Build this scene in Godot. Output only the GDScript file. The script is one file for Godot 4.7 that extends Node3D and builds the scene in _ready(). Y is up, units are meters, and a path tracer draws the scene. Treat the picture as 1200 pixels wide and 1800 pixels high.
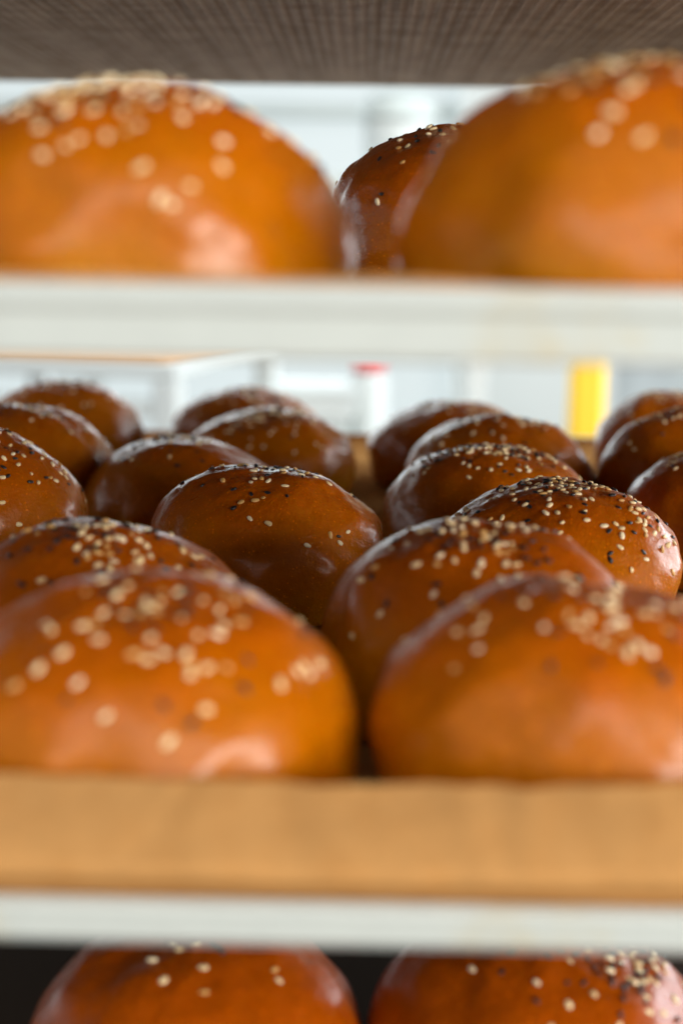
extends Node3D
# A baker's rack seen from close by: trays of sesame brioche buns, a bright bakery behind.

const EYE := 1.3                      # height of the camera
const TRAY_HALF := 0.3                # trays are 60 x 80 cm
const TRAY_FRONT := -0.3
const TRAY_BACK := -1.1
const RIM := 0.0145

var rng := RandomNumberGenerator.new()
var used := {}
var M := {}
var seed_meshes := []

# ---------------------------------------------------------------- naming
func numbered(called: String) -> String:
	var n: int = used.get(called, 0)
	used[called] = n + 1
	return called if n == 0 else "%s_%03d" % [called, n]

func tag(o: Node, label := "", category := "", group := "", kind := "") -> Node:
	if label: o.set_meta("label", label)
	if category: o.set_meta("category", category)
	if group: o.set_meta("group", group)
	if kind: o.set_meta("kind", kind)
	return o

func thing(called: String, at: Vector3, label: String, category: String, group := "") -> Node3D:
	var o := Node3D.new()
	o.name = numbered(called)
	add_child(o, true)
	o.position = at
	tag(o, label, category, group)
	return o

func part(called: String, mesh: Mesh, mat: Material, parent: Node3D, at := Vector3.ZERO, turn := Vector3.ZERO) -> MeshInstance3D:
	var o := MeshInstance3D.new()
	var base := called
	var n := 0
	while parent.has_node(NodePath(called)):
		n += 1
		called = "%s_%03d" % [base, n]
	o.name = called
	o.mesh = mesh
	o.material_override = mat
	parent.add_child(o, true)
	o.position = at
	o.rotation = turn
	return o

# ---------------------------------------------------------------- shapes
# a box with chamfered edges
func rbox(size: Vector3, c := 0.004) -> ArrayMesh:
	var st := SurfaceTool.new()
	st.begin(Mesh.PRIMITIVE_TRIANGLES)
	st.set_smooth_group(-1)
	var h := size * 0.5
	c = minf(c, minf(h.x, minf(h.y, h.z)) * 0.9)
	var pts := PackedVector3Array()
	for sx in [-1, 1]:
		for sy in [-1, 1]:
			for sz in [-1, 1]:
				pts.append(Vector3(sx * h.x, sy * (h.y - c), sz * (h.z - c)))
				pts.append(Vector3(sx * (h.x - c), sy * h.y, sz * (h.z - c)))
				pts.append(Vector3(sx * (h.x - c), sy * (h.y - c), sz * h.z))
	var id := func(sx, sy, sz, k): return (((1 if sx > 0 else 0) * 2 + (1 if sy > 0 else 0)) * 2 + (1 if sz > 0 else 0)) * 3 + k
	var polys := []
	for s in [-1, 1]:
		polys.append([id.call(s, -1, -1, 0), id.call(s, 1, -1, 0), id.call(s, 1, 1, 0), id.call(s, -1, 1, 0)])
		polys.append([id.call(-1, s, -1, 1), id.call(1, s, -1, 1), id.call(1, s, 1, 1), id.call(-1, s, 1, 1)])
		polys.append([id.call(-1, -1, s, 2), id.call(1, -1, s, 2), id.call(1, 1, s, 2), id.call(-1, 1, s, 2)])
		for t in [-1, 1]:
			polys.append([id.call(s, t, -1, 0), id.call(s, t, 1, 0), id.call(s, t, 1, 1), id.call(s, t, -1, 1)])
			polys.append([id.call(s, -1, t, 0), id.call(s, 1, t, 0), id.call(s, 1, t, 2), id.call(s, -1, t, 2)])
			polys.append([id.call(-1, s, t, 1), id.call(1, s, t, 1), id.call(1, s, t, 2), id.call(-1, s, t, 2)])
			for u in [-1, 1]:
				polys.append([id.call(s, t, u, 0), id.call(s, t, u, 1), id.call(s, t, u, 2)])
	for p in polys:
		var a: Vector3 = pts[p[0]]
		var b: Vector3 = pts[p[1]]
		var d: Vector3 = pts[p[2]]
		var out := (b - a).cross(d - a).dot(a + b + d) > 0
		for k in range(1, p.size() - 1):
			for q in ([p[0], p[k + 1], p[k]] if out else [p[0], p[k], p[k + 1]]):
				st.add_vertex(pts[q])
	st.generate_normals()
	return st.commit()

# a grid of points (rows of equal length) as one smooth sheet; wrap closes each row on itself
func sheet(rows: Array, wrap := false, colors := []) -> ArrayMesh:
	var nr := rows.size()
	var nc: int = rows[0].size()
	var v := PackedVector3Array()
	var nn := PackedVector3Array()
	var cc := PackedColorArray()
	var ix := PackedInt32Array()
	for i in nr:
		for j in nc:
			var up: Vector3 = rows[mini(i + 1, nr - 1)][j] - rows[maxi(i - 1, 0)][j]
			var j0 := (j - 1 + nc) % nc if wrap else maxi(j - 1, 0)
			var j1 := (j + 1) % nc if wrap else mini(j + 1, nc - 1)
			var side: Vector3 = rows[i][j1] - rows[i][j0]
			var n := side.cross(up)
			if n.length_squared() < 1e-18:
				n = Vector3.UP if i > nr / 2 else Vector3.DOWN
			v.append(rows[i][j])
			nn.append(n.normalized())
			if colors: cc.append(colors[i][j])
	for i in nr - 1:
		for j in (nc if wrap else nc - 1):
			var a := i * nc + j
			var b := i * nc + (j + 1) % nc
			ix.append_array([a, a + nc, b, b, a + nc, b + nc])
	var arr := []
	arr.resize(Mesh.ARRAY_MAX)
	arr[Mesh.ARRAY_VERTEX] = v
	arr[Mesh.ARRAY_NORMAL] = nn
	if colors: arr[Mesh.ARRAY_COLOR] = cc
	arr[Mesh.ARRAY_INDEX] = ix
	var m := ArrayMesh.new()
	m.add_surface_from_arrays(Mesh.PRIMITIVE_TRIANGLES, arr)
	return m

# a profile of (radius, height) points turned about y
func lathe(profile: Array, n := 32) -> ArrayMesh:
	var rows := []
	for p in profile:
		var row := []
		for j in n:
			var a := -TAU * j / n
			row.append(Vector3(p.x * cos(a), p.y, p.x * sin(a)))
		rows.append(row)
	return sheet(rows, true)

# a closed (z, y) outline drawn out along x
func extrude_x(outline: Array, length: float, cuts := 1) -> ArrayMesh:
	var rows := []
	for i in cuts + 1:
		var row := []
		for p in outline:
			row.append(Vector3(length * (float(i) / cuts - 0.5), p.y, p.x))
		rows.append(row)
	return sheet(rows, true)

# ---------------------------------------------------------------- textures
func noise(s: int, f: float, octaves := 3) -> FastNoiseLite:
	var n := FastNoiseLite.new()
	n.seed = s
	n.noise_type = FastNoiseLite.TYPE_SIMPLEX_SMOOTH
	n.frequency = f
	n.fractal_type = FastNoiseLite.FRACTAL_FBM
	n.fractal_octaves = octaves
	return n

# seamless grey noise, 0..1
func grey_noise(s: int, f: float, octaves: int, size: int) -> Image:
	return noise(s, f, octaves).get_seamless_image(size, size, false, false, 0.2)

func tex(im: Image) -> ImageTexture:
	return ImageTexture.create_from_image(im)

func crust_albedo() -> ImageTexture:
	var size := 512
	var broad := grey_noise(3, 0.012, 4, size)
	var fine := grey_noise(9, 0.07, 3, size)
	var im := Image.create(size, size, false, Image.FORMAT_RGB8)
	for y in size:
		for x in size:
			var k := 0.68 + 0.075 * (broad.get_pixel(x, y).r - 0.5) + 0.09 * (fine.get_pixel(x, y).r - 0.5)
			im.set_pixel(x, y, Color(k, k * 0.99, k * 0.97))
	var r := RandomNumberGenerator.new()
	r.seed = 77
	for n in 330:                     # tiny pale blisters and darker pinholes of the baked skin
		var c := Vector2i(r.randi() % size, r.randi() % size)
		var pale := r.randf() < 0.72
		var rad := 0.8 + 3.2 * pow(r.randf(), 2.2)
		for dy in range(-5, 6):
			for dx in range(-5, 6):
				var fall := clampf(rad + 0.6 - Vector2(dx * r.randf_range(0.8, 1.2), dy).length(), 0, 1) * (0.9 if pale else 0.45)
				if fall > 0:
					var p := Vector2i((c.x + dx + size) % size, (c.y + dy + size) % size)
					im.set_pixelv(p, im.get_pixelv(p).lerp(Color(1.0, 1.0, 1.0) if pale else Color(0.45, 0.4, 0.35), fall))
	return tex(im)

func crust_bump() -> ImageTexture:
	var size := 512
	var a := grey_noise(21, 0.018, 3, size)
	var b := grey_noise(22, 0.09, 3, size)
	var ridge := grey_noise(23, 0.022, 4, size)
	var im := Image.create(size, size, false, Image.FORMAT_RGB8)
	for y in size:
		for x in size:
			var w := 1.0 - absf(ridge.get_pixel(x, y).r - 0.5) * 2.0
			var k := 0.35 * a.get_pixel(x, y).r + 0.22 * b.get_pixel(x, y).r + 0.43 * w * w * w
			im.set_pixel(x, y, Color(k, k, k))
	return tex(im)

func crust_rough() -> ImageTexture:
	var size := 256
	var a := grey_noise(31, 0.02, 4, size)
	var im := Image.create(size, size, false, Image.FORMAT_RGB8)
	for y in size:
		for x in size:
			var k := clampf(0.62 + 0.75 * (a.get_pixel(x, y).r - 0.5), 0.3, 1.0)
			im.set_pixel(x, y, Color(k, k, k))
	return tex(im)

func stained(s: int, base: Color, stain: Color, from: float, to: float, size := 512, grain := 0.12) -> ImageTexture:
	var a := grey_noise(s, 0.012, 4, size)
	var b := grey_noise(s + 1, 0.05, 3, size)
	var im := Image.create(size, size, false, Image.FORMAT_RGB8)
	for y in size:
		for x in size:
			var k := smoothstep(from, to, a.get_pixel(x, y).r * 0.8 + b.get_pixel(x, y).r * 0.2)
			im.set_pixel(x, y, base.lerp(stain, k) * (1.0 - grain * 0.5 + grain * b.get_pixel(x, y).r))
	return tex(im)

func mat(c: Color, rough := 0.6, linear := true) -> StandardMaterial3D:
	var m := StandardMaterial3D.new()
	m.albedo_color = c.linear_to_srgb() if linear else c
	m.roughness = rough
	return m

func glow(c: Color, e: float) -> StandardMaterial3D:
	var m := mat(Color(0.15, 0.15, 0.15), 0.5)
	m.emission_enabled = true
	m.emission = c
	m.emission_energy_multiplier = e
	return m

func materials() -> void:
	var crust := StandardMaterial3D.new()
	crust.vertex_color_use_as_albedo = true
	crust.albedo_texture = crust_albedo()
	crust.roughness = 0.54
	crust.roughness_texture = crust_rough()
	crust.metallic_specular = 0.24
	crust.clearcoat_enabled = true
	crust.clearcoat = 0.36
	crust.clearcoat_roughness = 0.23
	crust.subsurf_scatter_enabled = true
	crust.subsurf_scatter_strength = 0.2
	crust.heightmap_enabled = true
	crust.heightmap_texture = crust_bump()
	crust.heightmap_scale = 0.05
	crust.uv1_triplanar = true
	crust.uv1_scale = Vector3.ONE * 19.0
	M.crust = crust
	M.sesame = []
	for c in [Color(0.92, 0.74, 0.43), Color(0.86, 0.65, 0.33), Color(0.95, 0.81, 0.53), Color(0.90, 0.72, 0.40), Color(0.66, 0.38, 0.12)]:
		M.sesame.append(mat(c, 0.45))
	M.black = mat(Color(0.013, 0.012, 0.013), 0.4)
	var paper := mat(Color(1, 1, 1), 0.7)
	paper.albedo_texture = stained(41, Color(0.49, 0.255, 0.088).linear_to_srgb(), Color(0.46, 0.23, 0.075).linear_to_srgb(), 0.4, 0.8)
	paper.specular_mode = BaseMaterial3D.SPECULAR_DISABLED
	paper.uv1_triplanar = true
	paper.uv1_scale = Vector3.ONE * 12.0
	paper.backlight_enabled = true
	paper.backlight = Color(0.35, 0.3, 0.25)
	M.paper = paper
	var rim := mat(Color(1, 1, 1), 0.42)
	rim.albedo_texture = stained(51, Color(0.485, 0.52, 0.49).linear_to_srgb(), Color(0.48, 0.43, 0.30).linear_to_srgb(), 0.66, 0.95, 512, 0.03)
	rim.uv1_triplanar = true
	rim.uv1_scale = Vector3.ONE * 3.1
	M.rim = rim
	var pan := mat(Color(1, 1, 1), 0.62)
	pan.albedo_texture = stained(61, Color(0.46, 0.38, 0.30).linear_to_srgb(), Color(0.24, 0.17, 0.11).linear_to_srgb(), 0.4, 0.7)
	pan.metallic_specular = 0.32
	pan.uv1_triplanar = true
	pan.uv1_scale = Vector3.ONE * 6.0
	M.pan = pan
	M.shaded_pan = mat(Color(0.03, 0.018, 0.010), 0.8)  # lowest tray's base, with its shade put into the colour
	M.shaded_pan.metallic_specular = 0.2
	M.steel = mat(Color(0.55, 0.57, 0.56), 0.4)
	M.steel.metallic = 0.6
	M.white = mat(Color(0.54, 0.565, 0.55), 0.5)
	M.shelf = mat(Color(0.46, 0.5, 0.48), 0.5)
	M.wall = mat(Color(1, 1, 1), 0.8)
	M.wall.albedo_texture = stained(71, Color(0.48, 0.525, 0.525).linear_to_srgb(), Color(0.44, 0.48, 0.49).linear_to_srgb(), 0.4, 0.65, 256)
	M.wall.uv1_triplanar = true
	M.wall.uv1_scale = Vector3.ONE * 0.8
	M.floor = mat(Color(0.45, 0.44, 0.42), 0.5)
	M.yellow = mat(Color(0.86, 0.53, 0.014), 0.45)
	M.red = mat(Color(0.62, 0.12, 0.12), 0.5)
	M.wood = mat(Color(0.6, 0.3, 0.1), 0.6)
	M.pane = glow(Color(0.93, 0.985, 0.99), 0.6)

# ---------------------------------------------------------------- trays and paper
# floor with punched holes: octagons in a square grid, with the thickness of the sheet
func perforated(w: float, d: float, pitch: float, hole: float, thick: float) -> ArrayMesh:
	var v := PackedVector3Array()
	var n := PackedVector3Array()
	var ix := PackedInt32Array()
	var nx := int(w / pitch)
	var nz := int(d / pitch)
	var cell := []                    # the square's outline, one point per corner of the octagon
	var oct := []
	for k in 8:
		var a := TAU * (k + 0.5) / 8
		var p := Vector2(cos(a), sin(a))
		oct.append(p * hole * 0.5 / cos(PI / 8))
		cell.append(p / maxf(absf(p.x), absf(p.y)) * 0.5)
	var px := w / nx
	var pz := d / nz
	for i in nx:
		for j in nz:
			var c := Vector3((i + 0.5) * px - w / 2, 0, (j + 0.5) * pz - d / 2)
			var b := v.size()
			for k in 8:
				v.append(c + Vector3(cell[k].x * px, 0, cell[k].y * pz))
				v.append(c + Vector3(oct[k].x, 0, oct[k].y))
				n.append(Vector3.DOWN)
				n.append(Vector3.DOWN)
			for k in 8:
				var inward := Vector3(-oct[k].x, 0, -oct[k].y).normalized()
				v.append(c + Vector3(oct[k].x, 0, oct[k].y))
				v.append(c + Vector3(oct[k].x, thick, oct[k].y))
				n.append(inward)
				n.append(inward)
			for k in 8:
				var e := (k + 1) % 8
				ix.append_array([b + 2 * k, b + 2 * k + 1, b + 2 * e, b + 2 * e, b + 2 * k + 1, b + 2 * e + 1])
				var q := b + 16
				ix.append_array([q + 2 * k, q + 2 * k + 1, q + 2 * e, q + 2 * e, q + 2 * k + 1, q + 2 * e + 1])
				if k % 2 == 0:      # the corner of the cell that the ring leaves out
					pass
	# top face: one plain sheet (paper lies on it)
	var t := v.size()
	for p in [Vector3(-w / 2, thick, -d / 2), Vector3(w / 2, thick, -d / 2), Vector3(w / 2, thick, d / 2), Vector3(-w / 2, thick, d / 2)]:
		v.append(p)
		n.append(Vector3.UP)
	ix.append_array([t, t + 1, t + 2, t, t + 2, t + 3])
	var arr := []
	arr.resize(Mesh.ARRAY_MAX)
	arr[Mesh.ARRAY_VERTEX] = v
	arr[Mesh.ARRAY_NORMAL] = n
	arr[Mesh.ARRAY_INDEX] = ix
	var m := ArrayMesh.new()
	m.add_surface_from_arrays(Mesh.PRIMITIVE_TRIANGLES, arr)
	return m

var pan_mesh: ArrayMesh
var rim_long: ArrayMesh
var rim_short: ArrayMesh

# outline of a rolled rim, in (z out of the tray, y): bead on top, flat wall below
func rim_outline() -> Array:
	var o := []
	for k in 13:                      # the bead
		var a := lerpf(-0.45 * PI, 1.1 * PI, k / 12.0)
		o.append(Vector2(0.0012 + 0.0028 * cos(a), RIM - 0.0028 + 0.0028 * sin(a)))
	o.append(Vector2(-0.0022, 0.006))
	o.append(Vector2(-0.0030, 0.0))
	o.append(Vector2(-0.0018, -0.0006))
	o.append(Vector2(-0.0006, 0.0))
	o.append(Vector2(0.0, 0.0014))
	o.append(Vector2(0.0013, RIM - 0.0058))
	return o

func make_tray(y: float, rim: float, deep: float, label: String) -> Node3D:
	var t := thing("baking_tray", Vector3(0, y, (TRAY_FRONT + TRAY_BACK) / 2), label, "baking tray", "baking trays in the rack")
	var d := TRAY_FRONT - TRAY_BACK
	part("perforated_base", pan_mesh, M.shaded_pan if y < 1.1 else M.pan, t)
	part("front_rim", rim_long, M.rim, t, Vector3(0, 0, d / 2))
	part("back_rim", rim_long, M.rim, t, Vector3(0, 0, -d / 2), Vector3(0, PI, 0))
	part("side_rim", rim_short, M.rim, t, Vector3(TRAY_HALF, 0, 0), Vector3(0, PI / 2, 0))
	part("side_rim", rim_short, M.rim, t, Vector3(-TRAY_HALF, 0, 0), Vector3(0, -PI / 2, 0))
	for o in t.get_children():
		if "rim" in o.name:
			o.scale.y = rim
			o.position.y = deep
	if deep > 0:                      # a deeper tray: its walls lean in below the rim
		t.get_node("perforated_base").scale = Vector3(0.96, 1, 0.968)
		var wall := [Vector2(-0.0022, deep + 0.001), Vector2(-0.0128, 0.0), Vector2(-0.0112, 0.0), Vector2(-0.0006, deep + 0.001)]
		part("front_wall", extrude_x(wall, TRAY_HALF * 2 - 0.02), M.rim, t, Vector3(0, 0, d / 2))
		part("back_wall", extrude_x(wall, TRAY_HALF * 2 - 0.02), M.rim, t, Vector3(0, 0, -d / 2), Vector3(0, PI, 0))
		part("side_wall", extrude_x(wall, d - 0.02), M.rim, t, Vector3(TRAY_HALF, 0, 0), Vector3(0, PI / 2, 0))
		part("side_wall", extrude_x(wall, d - 0.02), M.rim, t, Vector3(-TRAY_HALF, 0, 0), Vector3(0, -PI / 2, 0))
	return t

# baking paper: stands up behind the front rim, lies on the tray, stands up at the back
func make_paper(y: float, s: int, front: float, back: float, deep: float, label: String) -> void:
	var n1 := noise(s, 1.0, 3)
	var n2 := noise(s + 1, 1.0, 2)
	var zf := TRAY_FRONT - 0.0045
	var zb := TRAY_BACK + 0.0045
	var prof := []                    # [z, y, looseness]
	for k in 15:
		var t := k / 14.0
		var big := clampf((front - deep - 0.012) / 0.02, 0, 1)
		var dip := smoothstep(0.0, 1.0, clampf((deep + 0.007 - lerpf(front, 0.004, t)) / 0.012, 0, 1)) * 0.012 if deep > 0 else 0.0
		prof.append(Vector3(zf + big * (0.013 * sin(PI * pow(1 - t, 0.8)) - 0.012 * pow(1 - t, 2.2)) - dip, lerpf(front, 0.004, t), 1 - t))
	prof.append(Vector3(zf - 0.002 - deep * 1.7, 0.0022, 0.0))
	for k in 44:
		prof.append(Vector3(lerpf(zf - 0.006 - deep * 1.8, zb + 0.006 + deep * 1.5, k / 43.0), 0.0020, 0.15))
	for k in 7:
		var t := k / 6.0
		prof.append(Vector3(zb + (0.002 + deep * 1.5) * (1 - t) * (1 - t), lerpf(0.004, back, t), t * 0.6))
	var rows := []
	for i in prof.size():
		var p: Vector3 = prof[i]
		var row := []
		for j in 181:
			var x := (TRAY_HALF - 0.006) * (j / 90.0 - 1)
			var fold := n1.get_noise_2d(x * 34 + p.y * 14, p.y * 9 + p.x * 6)
			var crease := 1 - absf(n2.get_noise_2d(x * 17 - p.y * 130, p.y * 30 + p.x * 8)) * 2.6
			var wavy := n1.get_noise_2d(x * 9.0, 40.0)
			var up := p.z
			var kink := exp(-pow((x - 0.034 + p.y * 0.08) / 0.0022, 2)) - 0.8 * exp(-pow((x - 0.0395) / 0.003, 2)) + 1.2 * exp(-pow((x + 0.068 - p.y * 0.7) / 0.003, 2)) - exp(-pow((x + 0.062 - p.y * 0.5) / 0.003, 2))
			if i < 15:                # standing: folds push in and out
				row.append(Vector3(x, p.y + wavy * 0.0022 * up, minf(p.x - up * (0.003 * fold - 0.001 * maxf(crease, 0) + 0.0016 * kink ), TRAY_FRONT - 0.003 + clampf((p.y - 0.0125 - deep) * 1.6, 0, 0.014))))
			elif p.z >= 0.15 and p.y < 0.0021:
				row.append(Vector3(x, p.y + 0.0016 * maxf(fold, 0) + 0.0010 * maxf(crease - 0.4, 0), p.x))
			else:
				row.append(Vector3(x, p.y + wavy * 0.002 * up, p.x + up * 0.002 * fold))
		rows.append(row)
	var o := MeshInstance3D.new()
	o.name = numbered("baking_paper")
	o.mesh = sheet(rows)
	o.material_override = M.paper
	add_child(o, true)
	o.position = Vector3(0, y, 0)
	tag(o, label, "baking paper", "sheets of baking paper on the trays")

# ---------------------------------------------------------------- buns
class Bun:
	var R: float
	var H: float
	var n: FastNoiseLite
	var off: Vector3
	var lean: Vector2
	var squash: float
	var spin: float
	var tall := 1.0
	var waist := 0.38
	func at(phi: float, s: float) -> Vector3:      # s: 0 under the middle .. 1 crown
		var r: float
		var y: float
		var hm := waist * H
		if s < 0.1:
			r = R * 0.86 * s / 0.1
			y = 0.0
		elif s < 0.3:
			var a := (s - 0.1) / 0.2 * PI / 2
			r = R * (0.86 + 0.14 * pow(sin(a), 0.8))
			y = hm * (1 - pow(cos(a), 0.9))
		else:
			var a := (s - 0.3) / 0.7 * PI / 2
			r = R * pow(maxf(cos(a), 0.0), 0.94)
			y = hm + (H - hm) * pow(sin(a), 0.97)
		var d := Vector3(cos(phi) * r / R, y / H, sin(phi) * r / R)
		var low := clampf(y / (0.25 * H), 0, 1)
		var k := 1 + 0.075 * n.get_noise_3dv(d * 1.1 + off) + 0.018 * n.get_noise_3dv(d * 3.1 - off) + 0.006 * n.get_noise_3dv(d * 11.0 + off)
		var c := cos(phi - spin)
		var q := sin(phi - spin)
		var x := r * k * (c * squash * cos(spin) - q / squash * sin(spin))
		var z := r * k * (c * squash * sin(spin) + q / squash * cos(spin))
		var yy := y * (1 + low * (0.045 * n.get_noise_3dv(d * 1.3 - off * 2) + 0.012 * n.get_noise_3dv(d * 5.0 + off * 2)))
		yy *= 1 + lean.x * x / R + lean.y * z / R
		return Vector3(x, maxf(yy, 0.0) * tall, z)
	func normal(phi: float, s: float) -> Vector3:
		var a := at(phi + 0.03, s) - at(phi - 0.03, s)
		var b := at(phi, minf(s + 0.01, 0.995)) - at(phi, s - 0.01)
		var v := b.cross(a).normalized()
		return v if v.dot(Vector3(cos(phi), 0.6, sin(phi))) > 0 else -v

func crust_mesh(b: Bun, s: int, nphi: int, ns: int, tone: float) -> ArrayMesh:  # tone lightens far buns and darkens the lowest, in place of light and shade
	var tint := noise(s + 500, 1.0, 3)
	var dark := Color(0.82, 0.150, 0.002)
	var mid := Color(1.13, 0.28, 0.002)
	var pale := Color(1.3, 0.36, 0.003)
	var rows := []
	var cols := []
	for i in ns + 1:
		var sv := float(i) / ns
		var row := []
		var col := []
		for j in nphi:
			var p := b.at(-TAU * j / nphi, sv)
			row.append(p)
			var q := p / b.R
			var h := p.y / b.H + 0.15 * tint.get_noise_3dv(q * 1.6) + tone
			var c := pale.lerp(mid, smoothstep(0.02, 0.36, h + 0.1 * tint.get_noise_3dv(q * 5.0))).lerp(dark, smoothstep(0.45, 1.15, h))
			col.append(c)
		rows.append(row)
		cols.append(col)
	return sheet(rows, true, cols)

func seed_mesh(len_: float, wid: float, thick: float, n := 9, m := 7) -> ArrayMesh:
	var rows := []
	for i in m + 1:
		var t := float(i) / m
		var a := PI * t
		var taper := 1.05 - 0.38 * pow(t, 1.5)                    # teardrop: pointed at one end
		var row := []
		for j in n:
			var f := -TAU * j / n
			var full := pow(sin(a), 0.75) if t > 0.0 and t < 1.0 else 0.0
			row.append(Vector3(wid * 0.5 * full * taper * cos(f), thick * 0.5 * full * (0.8 + 0.2 * taper) * sin(f), -len_ * 0.5 * cos(a)))
		rows.append(row)
	return sheet(rows, true)

func seed_place(b: Bun, phi: float, s: float, r: RandomNumberGenerator) -> Transform3D:
	var p := b.at(phi, s)
	var n := b.normal(phi, s)
	var t := n.cross(Vector3(r.randfn(), r.randfn(), r.randfn())).normalized()
	var tilt := n.rotated(t, r.randfn() * 0.16).rotated(n, r.randf() * 0.2)
	var z := n.cross(t).normalized()
	var x := z.rotated(n, 0.0).cross(tilt).normalized()
	z = tilt.cross(x * -1.0).normalized()
	var k := r.randf_range(0.72, 1.02)
	return Transform3D(Basis(x, tilt, x.cross(tilt)).scaled_local(Vector3.ONE * k), p + n * r.randf_range(-0.0001, 0.0005))

# spots: [how many, angle of the middle of the cluster from the crown, its azimuth, its spread] in degrees; azimuth 0 faces the camera, 90 the right
func make_bun(d: Dictionary) -> void:
	var r := RandomNumberGenerator.new()
	r.seed = d.s * 7919
	var b := Bun.new()
	b.R = d.R
	b.H = d.H
	b.waist = d.get("waist", 0.38)
	b.n = noise(d.s, 1.0, 2)
	b.off = Vector3(r.randf(), r.randf(), r.randf()) * 20
	b.lean = Vector2(r.randf_range(-0.05, 0.05), r.randf_range(-0.04, 0.04)) + d.get("lean", Vector2.ZERO)
	b.squash = r.randf_range(0.98, 1.03)
	b.spin = r.randf() * PI
	var top := 0.0
	for i in 24:
		for j in 9:
			top = maxf(top, b.at(TAU * i / 24, 0.6 + 0.05 * j).y)
	b.tall = b.H / top
	var t := thing("sesame_bun", d.at, d.label, "bun", d.group)
	var fine: bool = d.get("fine", false)
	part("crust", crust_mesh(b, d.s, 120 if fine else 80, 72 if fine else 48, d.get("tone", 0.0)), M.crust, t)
	var patch := noise(d.s + 900, 1.0, 2)
	var joined: SurfaceTool = null
	if not d.get("single", true):
		joined = SurfaceTool.new()
		joined.begin(Mesh.PRIMITIVE_TRIANGLES)
	var joined_black: SurfaceTool = null
	if joined:
		joined_black = SurfaceTool.new()
		joined_black.begin(Mesh.PRIMITIVE_TRIANGLES)
	var taken := PackedVector3Array()
	for spot in d.seeds:
		for k in int(spot[0]):
			var dir := Vector3.UP
			for tries in 12:
				var lean := absf(r.randfn()) * deg_to_rad(spot[3])
				dir = Vector3.UP.rotated(Vector3.RIGHT, minf(lean, 1.35)).rotated(Vector3.UP, r.randf() * TAU)
				dir = dir.rotated(Vector3.RIGHT, deg_to_rad(spot[1])).rotated(Vector3.UP, deg_to_rad(spot[2]))
				var crowded := false
				for q in taken:
					if q.distance_squared_to(dir) < 0.0022 and r.randf() < 0.93:
						crowded = true
						break
				if not crowded and dir.y > 0.12 and patch.get_noise_3dv(dir * 2.2) > r.randf_range(-0.75, 0.15):
					break
			if dir.y < 0.1:
				continue
			taken.append(dir)
			var phi := atan2(dir.z, dir.x)
			var s := 0.3 + 0.7 * asin(clampf(dir.y, 0, 0.999)) / (PI / 2)
			var black := r.randf() < float(d.get("black", 0.3))
			var xf := seed_place(b, phi, s, r)
			var m: ArrayMesh = seed_meshes[3 + r.randi() % 2] if black else seed_meshes[r.randi() % 3]
			if joined:
				(joined_black if black else joined).append_from(m, 0, xf)
			else:
				var o := MeshInstance3D.new()
				o.name = ("black_sesame_seed_%03d" if black else "sesame_seed_%03d") % t.get_child_count()
				o.mesh = m
				o.material_override = M.black if black else M.sesame[r.randi() % 5]
				t.add_child(o, true)
				o.transform = xf
	if joined:
		tag(part("sesame_topping", joined.commit(), M.sesame[0], t), "", "", "", "stuff")
		tag(part("black_sesame_topping", joined_black.commit(), M.black, t), "", "", "", "stuff")

# ---------------------------------------------------------------- the place
func area_light(called: String, at: Vector3, towards: Vector3, size: Vector2, energy: float, c := Color.WHITE) -> void:
	var l := AreaLight3D.new()
	l.name = called
	l.area_size = size
	l.light_energy = energy
	l.light_color = c
	l.shadow_enabled = true
	l.set("area_range", 12.0)
	add_child(l, true)
	l.look_at_from_position(at, towards, Vector3.UP)

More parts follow.
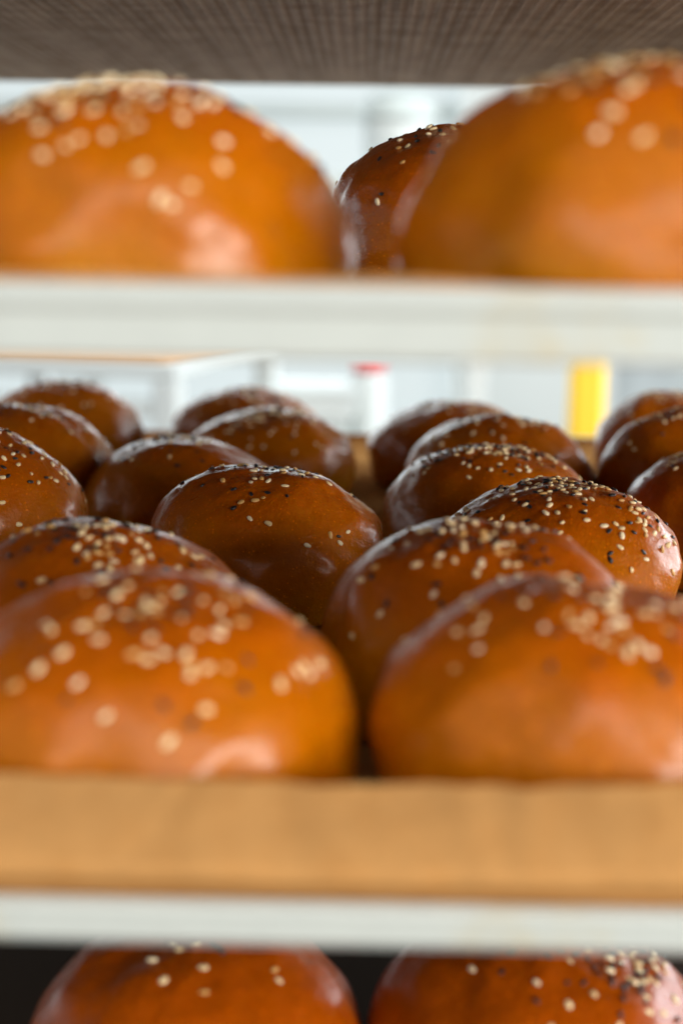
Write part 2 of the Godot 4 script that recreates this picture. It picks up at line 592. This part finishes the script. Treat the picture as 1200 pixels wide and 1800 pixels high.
func _ready() -> void:
	rng.seed = 5
	# camera
	var cam := Camera3D.new()
	cam.name = "camera"
	add_child(cam)
	cam.position = Vector3(0, EYE, 0)
	cam.rotation = Vector3(deg_to_rad(-10.75), deg_to_rad(0.85), deg_to_rad(0.86))
	cam.near = 0.02
	cam.far = 60.0
	cam.current = true
	var lens := CameraAttributesPhysical.new()
	lens.frustum_focal_length = 48.6
	lens.frustum_focus_distance = 0.60
	lens.exposure_aperture = 4.4
	lens.frustum_near = 0.02
	lens.frustum_far = 60.0
	cam.attributes = lens
	cam.fov = 39.6
	# air and light
	var env := Environment.new()
	env.background_mode = Environment.BG_COLOR
	env.background_color = Color(0.93, 0.96, 1.0)
	env.background_energy_multiplier = 0.39
	env.tonemap_mode = Environment.TONE_MAPPER_LINEAR
	env.tonemap_exposure = 1.13
	env.sdfgi_enabled = true
	env.ssao_enabled = true
	env.ssil_enabled = true
	var we := WorldEnvironment.new()
	we.name = "air"
	we.environment = env
	add_child(we)
	area_light("front_window_light", Vector3(0.2, 2.5, 1.7), Vector3(0, 1.2, -0.4), Vector2(2.4, 1.0), 2.7, Color(1.0, 0.98, 0.96))
	area_light("shop_window_light", Vector3(1.85, 1.5, 1.35), Vector3(0, 1.2, -0.4), Vector2(1.3, 0.7), 7.0, Color(1.0, 0.97, 0.93))
	area_light("left_window_light", Vector3(-1.9, 1.7, -1.5), Vector3(0, 1.15, -0.8), Vector2(1.4, 1.2), 0.9, Color(0.95, 0.98, 1.0))
	area_light("side_window_light", Vector3(1.9, 1.65, -1.9), Vector3(0, 1.15, -0.8), Vector2(2.0, 1.4), 6.5, Color(0.95, 0.98, 1.0))
	area_light("added_back_fill", Vector3(0.2, 2.7, -1.5), Vector3(0.15, 0, -2.1), Vector2(1.6, 0.6), 2.8, Color(0.97, 1.0, 1.0))  # added overhead fill, brightens the back wall and the far buns

	materials()
	setting()

	# trays from top to bottom
	pan_mesh = perforated(TRAY_HALF * 2 - 0.004, TRAY_FRONT - TRAY_BACK - 0.004, 0.0066, 0.0050, 0.0017)
	rim_long = extrude_x(rim_outline(), TRAY_HALF * 2)
	rim_short = extrude_x(rim_outline(), TRAY_FRONT - TRAY_BACK - 0.004)
	var floors := [0.1148, -0.0242, -0.1640, -0.2960]
	make_tray(EYE + floors[0], 1.0, 0.0, "perforated metal tray at the top, seen from below")
	make_tray(EYE + floors[1], 1.07, 0.0, "upper white-rimmed tray carrying three visible buns, grey rim with faint brown stains")
	make_tray(EYE + floors[2], 0.76, 0.0068, "middle white-rimmed tray under the tall fold of tan paper")
	make_tray(EYE + floors[3], 0.9, 0.0, "lowest tray with shade put into its dark base colour, bare of paper, in shadow under the two bottom buns")
	make_paper(EYE + floors[0], 101, 0.008, 0.006, 0.0, "baking paper on the perforated top tray")
	make_paper(EYE + floors[1], 111, 0.0158, 0.010, 0.0, "orange-lit baking paper just showing above the upper tray's rim")
	make_paper(EYE + floors[2], 121, 0.0394, 0.0185, 0.0068, "tan baking paper folded up high in front of the middle buns")
	rack()

	# buns
	var len0 := [[0.0036, 0.0025, 0.0014], [0.0037, 0.0023, 0.0013], [0.0032, 0.0025, 0.0014], [0.0037, 0.0022, 0.0013], [0.0031, 0.0020, 0.0014]]
	for l in len0:
		seed_meshes.append(seed_mesh(l[0], l[1], l[2]))
	buns(floors)

func buns(floors: Array) -> void:
	var up: float = EYE + floors[1] + 0.0034
	var mi: float = EYE + floors[2] + 0.0034
	var lo: float = EYE + floors[3] + 0.0034
	var gu := "buns on the upper tray"
	var gm := "buns on the middle tray"
	var gl := "buns on the lowest tray"
	var list := [
		# upper tray
		{"at": Vector3(-0.062, up, -0.384), "R": 0.056, "H": 0.0625, "s": 1, "waist": 0.24, "group": gu, "tone": -0.05, "black": 0.2, "seeds": [[170, 12, -15, 27], [9, 45, 10, 22], [4, 55, 80, 12]],
			"label": "blurred orange bun with white highlight, at left on the upper tray"},
		{"at": Vector3(0.0670, up, -0.366), "R": 0.0612, "H": 0.0655, "s": 2, "waist": 0.25, "group": gu, "tone": -0.05, "black": 0.3, "seeds": [[95, 6, -10, 27], [8, 28, -15, 18]],
			"label": "large blurred orange bun at right on the upper tray, few seeds"},
		{"at": Vector3(0.042, up, -0.622), "R": 0.0605, "H": 0.0695, "s": 3, "group": gu, "tone": 0.16, "black": 0.36, "fine": true, "seeds": [[120, 4, -30, 25], [6, 50, -20, 20]],
			"label": "sharp dark brown bun half hidden behind the upper tray's right bun"},
		# middle tray, second column (left of the middle)
		{"at": Vector3(-0.059, mi, -0.373), "R": 0.0565, "H": 0.0703, "s": 11, "group": gm, "tone": -0.06, "black": 0.26, "seeds": [[85, 14, 15, 30], [12, 46, 25, 16]],
			"label": "blurred orange bun at left directly behind the tan paper fold"},
		{"at": Vector3(-0.090, mi, -0.477), "R": 0.0535, "H": 0.065, "s": 12, "group": gm, "tone": 0.02, "black": 0.42, "seeds": [[110, 12, 20, 28]],
			"label": "densely seeded bun just behind the left front bun of the middle tray"},
		{"at": Vector3(-0.043, mi, -0.6225), "R": 0.0546, "H": 0.0627, "s": 13, "group": gm, "tone": -0.02, "black": 0.4, "fine": true, "seeds": [[84, -4, 10, 26], [9, 42, 0, 16], [3, 72, 45, 6]],
			"label": "sharply focused glossy brown bun near the centre, sparse seeds on its face"},
		{"at": Vector3(-0.0965, mi, -0.760), "R": 0.0551, "H": 0.0548, "s": 14, "group": gm, "tone": -0.13, "black": 0.4, "seeds": [[60, -12, 20, 24], [3, 40, 30, 14]],
			"label": "nearly bare bun behind and left of the sharp central bun"},
		{"at": Vector3(-0.060, mi, -0.896), "R": 0.0551, "H": 0.057, "s": 15, "group": gm, "tone": -0.16, "single": false, "seeds": [[120, 10, 10, 30]],
			"label": "seeded bun second from the back in the column behind the sharp central bun"},
		{"at": Vector3(-0.083, mi, -1.010), "R": 0.0551, "H": 0.058, "s": 16, "group": gm, "tone": -0.18, "single": false, "seeds": [[90, 8, 0, 28]],
			"label": "hindmost bun of the column behind the sharp central bun"},
		# first column (far left)
		{"at": Vector3(-0.1815, mi, -0.650), "R": 0.0551, "H": 0.074, "s": 17, "group": gm, "tone": 0.03, "black": 0.36, "seeds": [[130, 14, 40, 28]],
			"label": "dark bun cut by the left edge with a bright white shine on its shoulder"},
		{"at": Vector3(-0.195, mi, -0.792), "R": 0.0551, "H": 0.07, "s": 18, "group": gm, "tone": -0.13, "single": false, "seeds": [[60, 10, 20, 28]],
			"label": "middle one of three buns receding along the left edge, nearly seedless"},
		{"at": Vector3(-0.209, mi, -0.985), "R": 0.0546, "H": 0.0628, "s": 19, "group": gm, "tone": -0.23, "single": false, "seeds": [[70, 6, 20, 26]],
			"label": "hindmost bun at far left, in front of the white table"},
		# third column (right of the middle)
		{"at": Vector3(0.0615, mi, -0.382), "R": 0.0565, "H": 0.0703, "s": 21, "group": gm, "tone": -0.06, "black": 0.26, "seeds": [[64, 10, 0, 30], [10, 40, 15, 18]],
			"label": "blurred orange bun at right directly behind the tan paper fold"},
		{"at": Vector3(0.0425, mi, -0.470), "R": 0.0540, "H": 0.0685, "s": 22, "group": gm, "tone": 0, "black": 0.4, "seeds": [[95, 16, -12, 27]],
			"label": "slightly blurred seeded bun just behind the right front bun of the middle tray"},
		{"at": Vector3(0.0795, mi, -0.5825), "R": 0.0535, "H": 0.0636, "s": 23, "group": gm, "tone": -0.03, "black": 0.36, "fine": true, "seeds": [[150, 4, 20, 28], [34, 50, 55, 20]],
			"label": "sharp bun with tan and black seeds down its shiny right shoulder"},
		{"at": Vector3(0.0655, mi, -0.704), "R": 0.0551, "H": 0.0623, "s": 24, "group": gm, "tone": -0.1, "black": 0.42, "seeds": [[150, 4, 0, 27]],
			"label": "bun right behind the sharp seeded right-hand bun, arc of seeds on its crown"},
		{"at": Vector3(0.081, mi, -0.829), "R": 0.0551, "H": 0.0638, "s": 25, "group": gm, "tone": -0.17, "single": false, "seeds": [[80, 4, 0, 27]],
			"label": "second bun from the back beside the yellow post's foot"},
		{"at": Vector3(0.059, mi, -0.965), "R": 0.0551, "H": 0.0558, "s": 26, "group": gm, "tone": -0.13, "single": false, "seeds": [[50, 4, 0, 27]],
			"label": "blurred hindmost bun left of the yellow post"},
		# fourth column (far right)
		{"at": Vector3(0.186, mi, -0.697), "R": 0.0551, "H": 0.067, "s": 27, "group": gm, "tone": 0.02, "black": 0.42, "seeds": [[110, 10, -40, 28]],
			"label": "dark bun cut by the right edge, foremost of three there"},
		{"at": Vector3(0.1895, mi, -0.806), "R": 0.0551, "H": 0.0719, "s": 28, "group": gm, "tone": -0.13, "single": false, "seeds": [[70, 6, -20, 27]],
			"label": "middle one of three buns receding along the right edge"},
		{"at": Vector3(0.213, mi, -0.975), "R": 0.0551, "H": 0.0636, "s": 29, "group": gm, "tone": -0.16, "single": false, "seeds": [[50, 6, 0, 27]],
			"label": "hindmost bun at far right beside the yellow post"},
		# lowest tray: high tone darkens both crusts in place of shade
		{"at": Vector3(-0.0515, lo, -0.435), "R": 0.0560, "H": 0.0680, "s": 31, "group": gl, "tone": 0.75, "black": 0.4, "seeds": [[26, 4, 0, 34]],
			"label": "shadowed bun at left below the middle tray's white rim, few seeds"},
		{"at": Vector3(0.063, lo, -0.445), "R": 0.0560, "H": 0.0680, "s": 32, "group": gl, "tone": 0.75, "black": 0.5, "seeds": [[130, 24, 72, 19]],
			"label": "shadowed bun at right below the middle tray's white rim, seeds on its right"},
	]
	for d in list:
		make_bun(d)
	# seeds that fell on the paper
	for k in 6:
		var o := MeshInstance3D.new()
		o.name = numbered("loose_sesame_seed")
		o.mesh = seed_meshes[k % 3]
		o.material_override = M.sesame[k % 4]
		add_child(o, true)
		o.position = Vector3(-0.004 + 0.0062 * sin(k * 2.3), mi + 0.0009, -0.515 - 0.0105 * k)
		o.rotation.y = k * 1.9
		tag(o, ["nearest", "second nearest", "third nearest", "third farthest", "second farthest", "farthest"][k] + " of six loose seeds on paper right of the sharp central bun", "seed", "loose seeds on the paper")

func rack() -> void:
	var t := thing("bakery_rack", Vector3(0, 0, (TRAY_FRONT + TRAY_BACK) / 2), "metal rack that holds the trays by their side edges", "rack")
	for sx in [-1, 1]:
		for sz in [-1, 1]:
			part("upright", rbox(Vector3(0.025, 1.76, 0.025), 0.003), M.steel, t, Vector3(sx * 0.326, 0.88, sz * 0.37))
		for f in [0.1148, -0.0242, -0.1640, -0.2960]:
			part("runner", rbox(Vector3(0.028, 0.0016, 0.76), 0.0005), M.steel, t, Vector3(sx * 0.2985, EYE + f - 0.0018, 0))

func setting() -> void:
	# far wall with its window opening, floor
	var w := Node3D.new()
	w.name = "back_wall"
	add_child(w)
	w.position = Vector3(0, 0, -3.7)
	tag(w, "pale grey-blue wall at the back of the bakery", "wall", "", "structure")
	part("wall_below_window", rbox(Vector3(1.6, 0.55, 0.12), 0.002), M.wall, w, Vector3(-0.5, 0.275, 0))
	part("wall_above_window", rbox(Vector3(1.6, 0.8, 0.12), 0.002), M.wall, w, Vector3(-0.5, 2.6, 0))
	part("wall_left", rbox(Vector3(1.7, 3.0, 0.12), 0.002), M.wall, w, Vector3(-2.15, 1.5, 0))
	part("wall_right", rbox(Vector3(2.7, 3.0, 0.12), 0.002), M.wall, w, Vector3(1.65, 1.5, 0))
	var f := MeshInstance3D.new()
	f.name = "floor"
	f.mesh = rbox(Vector3(6, 0.1, 7.4), 0.002)
	f.material_override = M.floor
	add_child(f)
	f.position = Vector3(0, -0.05, -0.06)
	tag(f, "", "", "", "structure")
	# window: frame and mullions, bright panes
	var win := thing("window", Vector3(-0.5, 0.55, -3.68), "bright white window behind the buns, left of the white door panel", "window")
	part("frame", rbox(Vector3(1.6, 0.05, 0.07)), M.white, win, Vector3(0, 0.025, 0))
	part("frame", rbox(Vector3(1.6, 0.05, 0.07)), M.white, win, Vector3(0, 1.625, 0))
	for x in [-0.775, -0.2, 0.775]:
		part("mullion", rbox(Vector3(0.045, 1.55, 0.07)), M.shelf if x > 0.5 else M.white, win, Vector3(x, 0.825, 0))
	part("transom", rbox(Vector3(1.5, 0.03, 0.05)), M.shelf, win, Vector3(0, 0.505, 0.003))
	part("transom", rbox(Vector3(1.5, 0.03, 0.05)), M.shelf, win, Vector3(0, 1.07, 0.003))
	part("pane", rbox(Vector3(1.5, 1.55, 0.01), 0.001), M.pane, win, Vector3(0, 0.825, -0.03))
	area_light("window_light", Vector3(-0.5, 1.4, -3.60), Vector3(-0.3, 1.3, 0), Vector2(1.5, 1.5), 1.7, Color(0.95, 0.99, 1.0))
	# white door leaf on the wall
	var door := thing("door", Vector3(0.53, 0, -3.55), "flat white door panel between the window and the yellow post", "door")
	part("leaf", rbox(Vector3(0.40, 2.1, 0.04)), M.white, door, Vector3(-0.11, 1.05, 0))
	part("handle", rbox(Vector3(0.02, 0.12, 0.05)), M.steel, door, Vector3(-0.25, 1.0, 0.04))
	# yellow post
	var post := thing("yellow_post", Vector3(0.311, 0, -2.0), "bright yellow vertical post at right behind the buns", "post")
	part("pole", rbox(Vector3(0.049, 1.75, 0.049), 0.008), M.yellow, post, Vector3(0, 0.885, 0))
	part("foot_plate", rbox(Vector3(0.14, 0.012, 0.14), 0.002), M.yellow, post, Vector3(0, 0.006, 0))
	# wall shelf with a white tub
	var sh := thing("wall_shelf", Vector3(-0.22, 1.39, -2.8), "pale grey shelf board in the gap between the two upper front buns", "shelf")
	part("board", rbox(Vector3(1.0, 0.062, 0.32)), M.shelf, sh, Vector3(0, 0, 0))
	for x in [-0.45, 0.45]:
		part("support", rbox(Vector3(0.04, 1.36, 0.04)), M.steel, sh, Vector3(x, -0.711, -0.13))
	var tub := thing("white_tub", Vector3(0.055, 1.4215, -2.8), "rounded white tub on the pale shelf, above the sharp upper bun", "tub")
	part("body", lathe([Vector2(0, 0), Vector2(0.055, 0), Vector2(0.062, 0.006), Vector2(0.07, 0.1), Vector2(0.07, 0.104), Vector2(0, 0.104)], 40), M.white, tub)
	part("lid", lathe([Vector2(0, 0.105), Vector2(0.073, 0.105), Vector2(0.074, 0.112), Vector2(0.07, 0.135), Vector2(0.055, 0.152), Vector2(0.03, 0.16), Vector2(0, 0.161)], 40), M.shelf, tub)
	# counter with a jar
	var co := thing("counter", Vector3(0.0, 0, -2.75), "long pale counter behind the middle tray, below the window", "counter")
	part("top", rbox(Vector3(1.1, 0.04, 0.5)), M.white, co, Vector3(0, 0.868, 0))
	part("cabinet", rbox(Vector3(1.04, 0.84, 0.44)), M.white, co, Vector3(0, 0.425, 0))
	var jar := thing("jar", Vector3(0.008, 0.889, -2.66), "white jar with a red lid on the counter behind the buns", "jar")
	jar.scale.y = 1.05
	part("body", lathe([Vector2(0, 0), Vector2(0.034, 0), Vector2(0.037, 0.004), Vector2(0.037, 0.15), Vector2(0.03, 0.165), Vector2(0, 0.166)], 32), M.white, jar)
	part("lid", lathe([Vector2(0, 0.167), Vector2(0.029, 0.167), Vector2(0.03, 0.17), Vector2(0.03, 0.188), Vector2(0.028, 0.19), Vector2(0, 0.19)], 32), M.red, jar)
	# shallow white boxes stacked on the counter
	for k in 3:
		var bx := thing("white_box", Vector3(-0.125 + 0.012 * k, 0.889 + 0.052 * k, -2.62), ["lowest", "middle", "topmost"][k] + " of three shallow white boxes stacked beside the jar", "box", "white boxes on the counter")
		part("body", rbox(Vector3(0.17, 0.034, 0.2), 0.004), M.shelf if k == 1 else M.white, bx, Vector3(0, 0.017, 0))
		part("lid", rbox(Vector3(0.178, 0.014, 0.208), 0.004), M.white, bx, Vector3(0, 0.0425, 0))
	# white table at the left with a board on it
	var tb := thing("white_table", Vector3(-0.593, 0, -2.366), "white table at left behind the buns, post at its near corner", "table")
	tb.rotation.y = deg_to_rad(-10.5)
	part("top", rbox(Vector3(0.78, 0.0225, 0.6)), M.white, tb, Vector3(0, 1.11675, 0))
	part("lower_rail", rbox(Vector3(0.704, 0.0243, 0.03)), M.white, tb, Vector3(0, 1.0607, 0.2815))
	for sx in [-1, 1]:
		for sz in [-1, 1]:
			part("leg", rbox(Vector3(0.038, 1.105, 0.038)), M.white, tb, Vector3(sx * 0.371, 0.5525, sz * 0.2815))
	var bd := MeshInstance3D.new()
	bd.name = "wooden_board"
	bd.mesh = rbox(Vector3(0.74, 0.014, 0.54), 0.004)
	bd.material_override = M.wood
	add_child(bd)
	bd.position = Vector3(-0.600, 1.1352, -2.362)
	bd.rotation.y = deg_to_rad(-10.5)
	tag(bd, "orange-brown wooden board lying on the white table at left", "board")
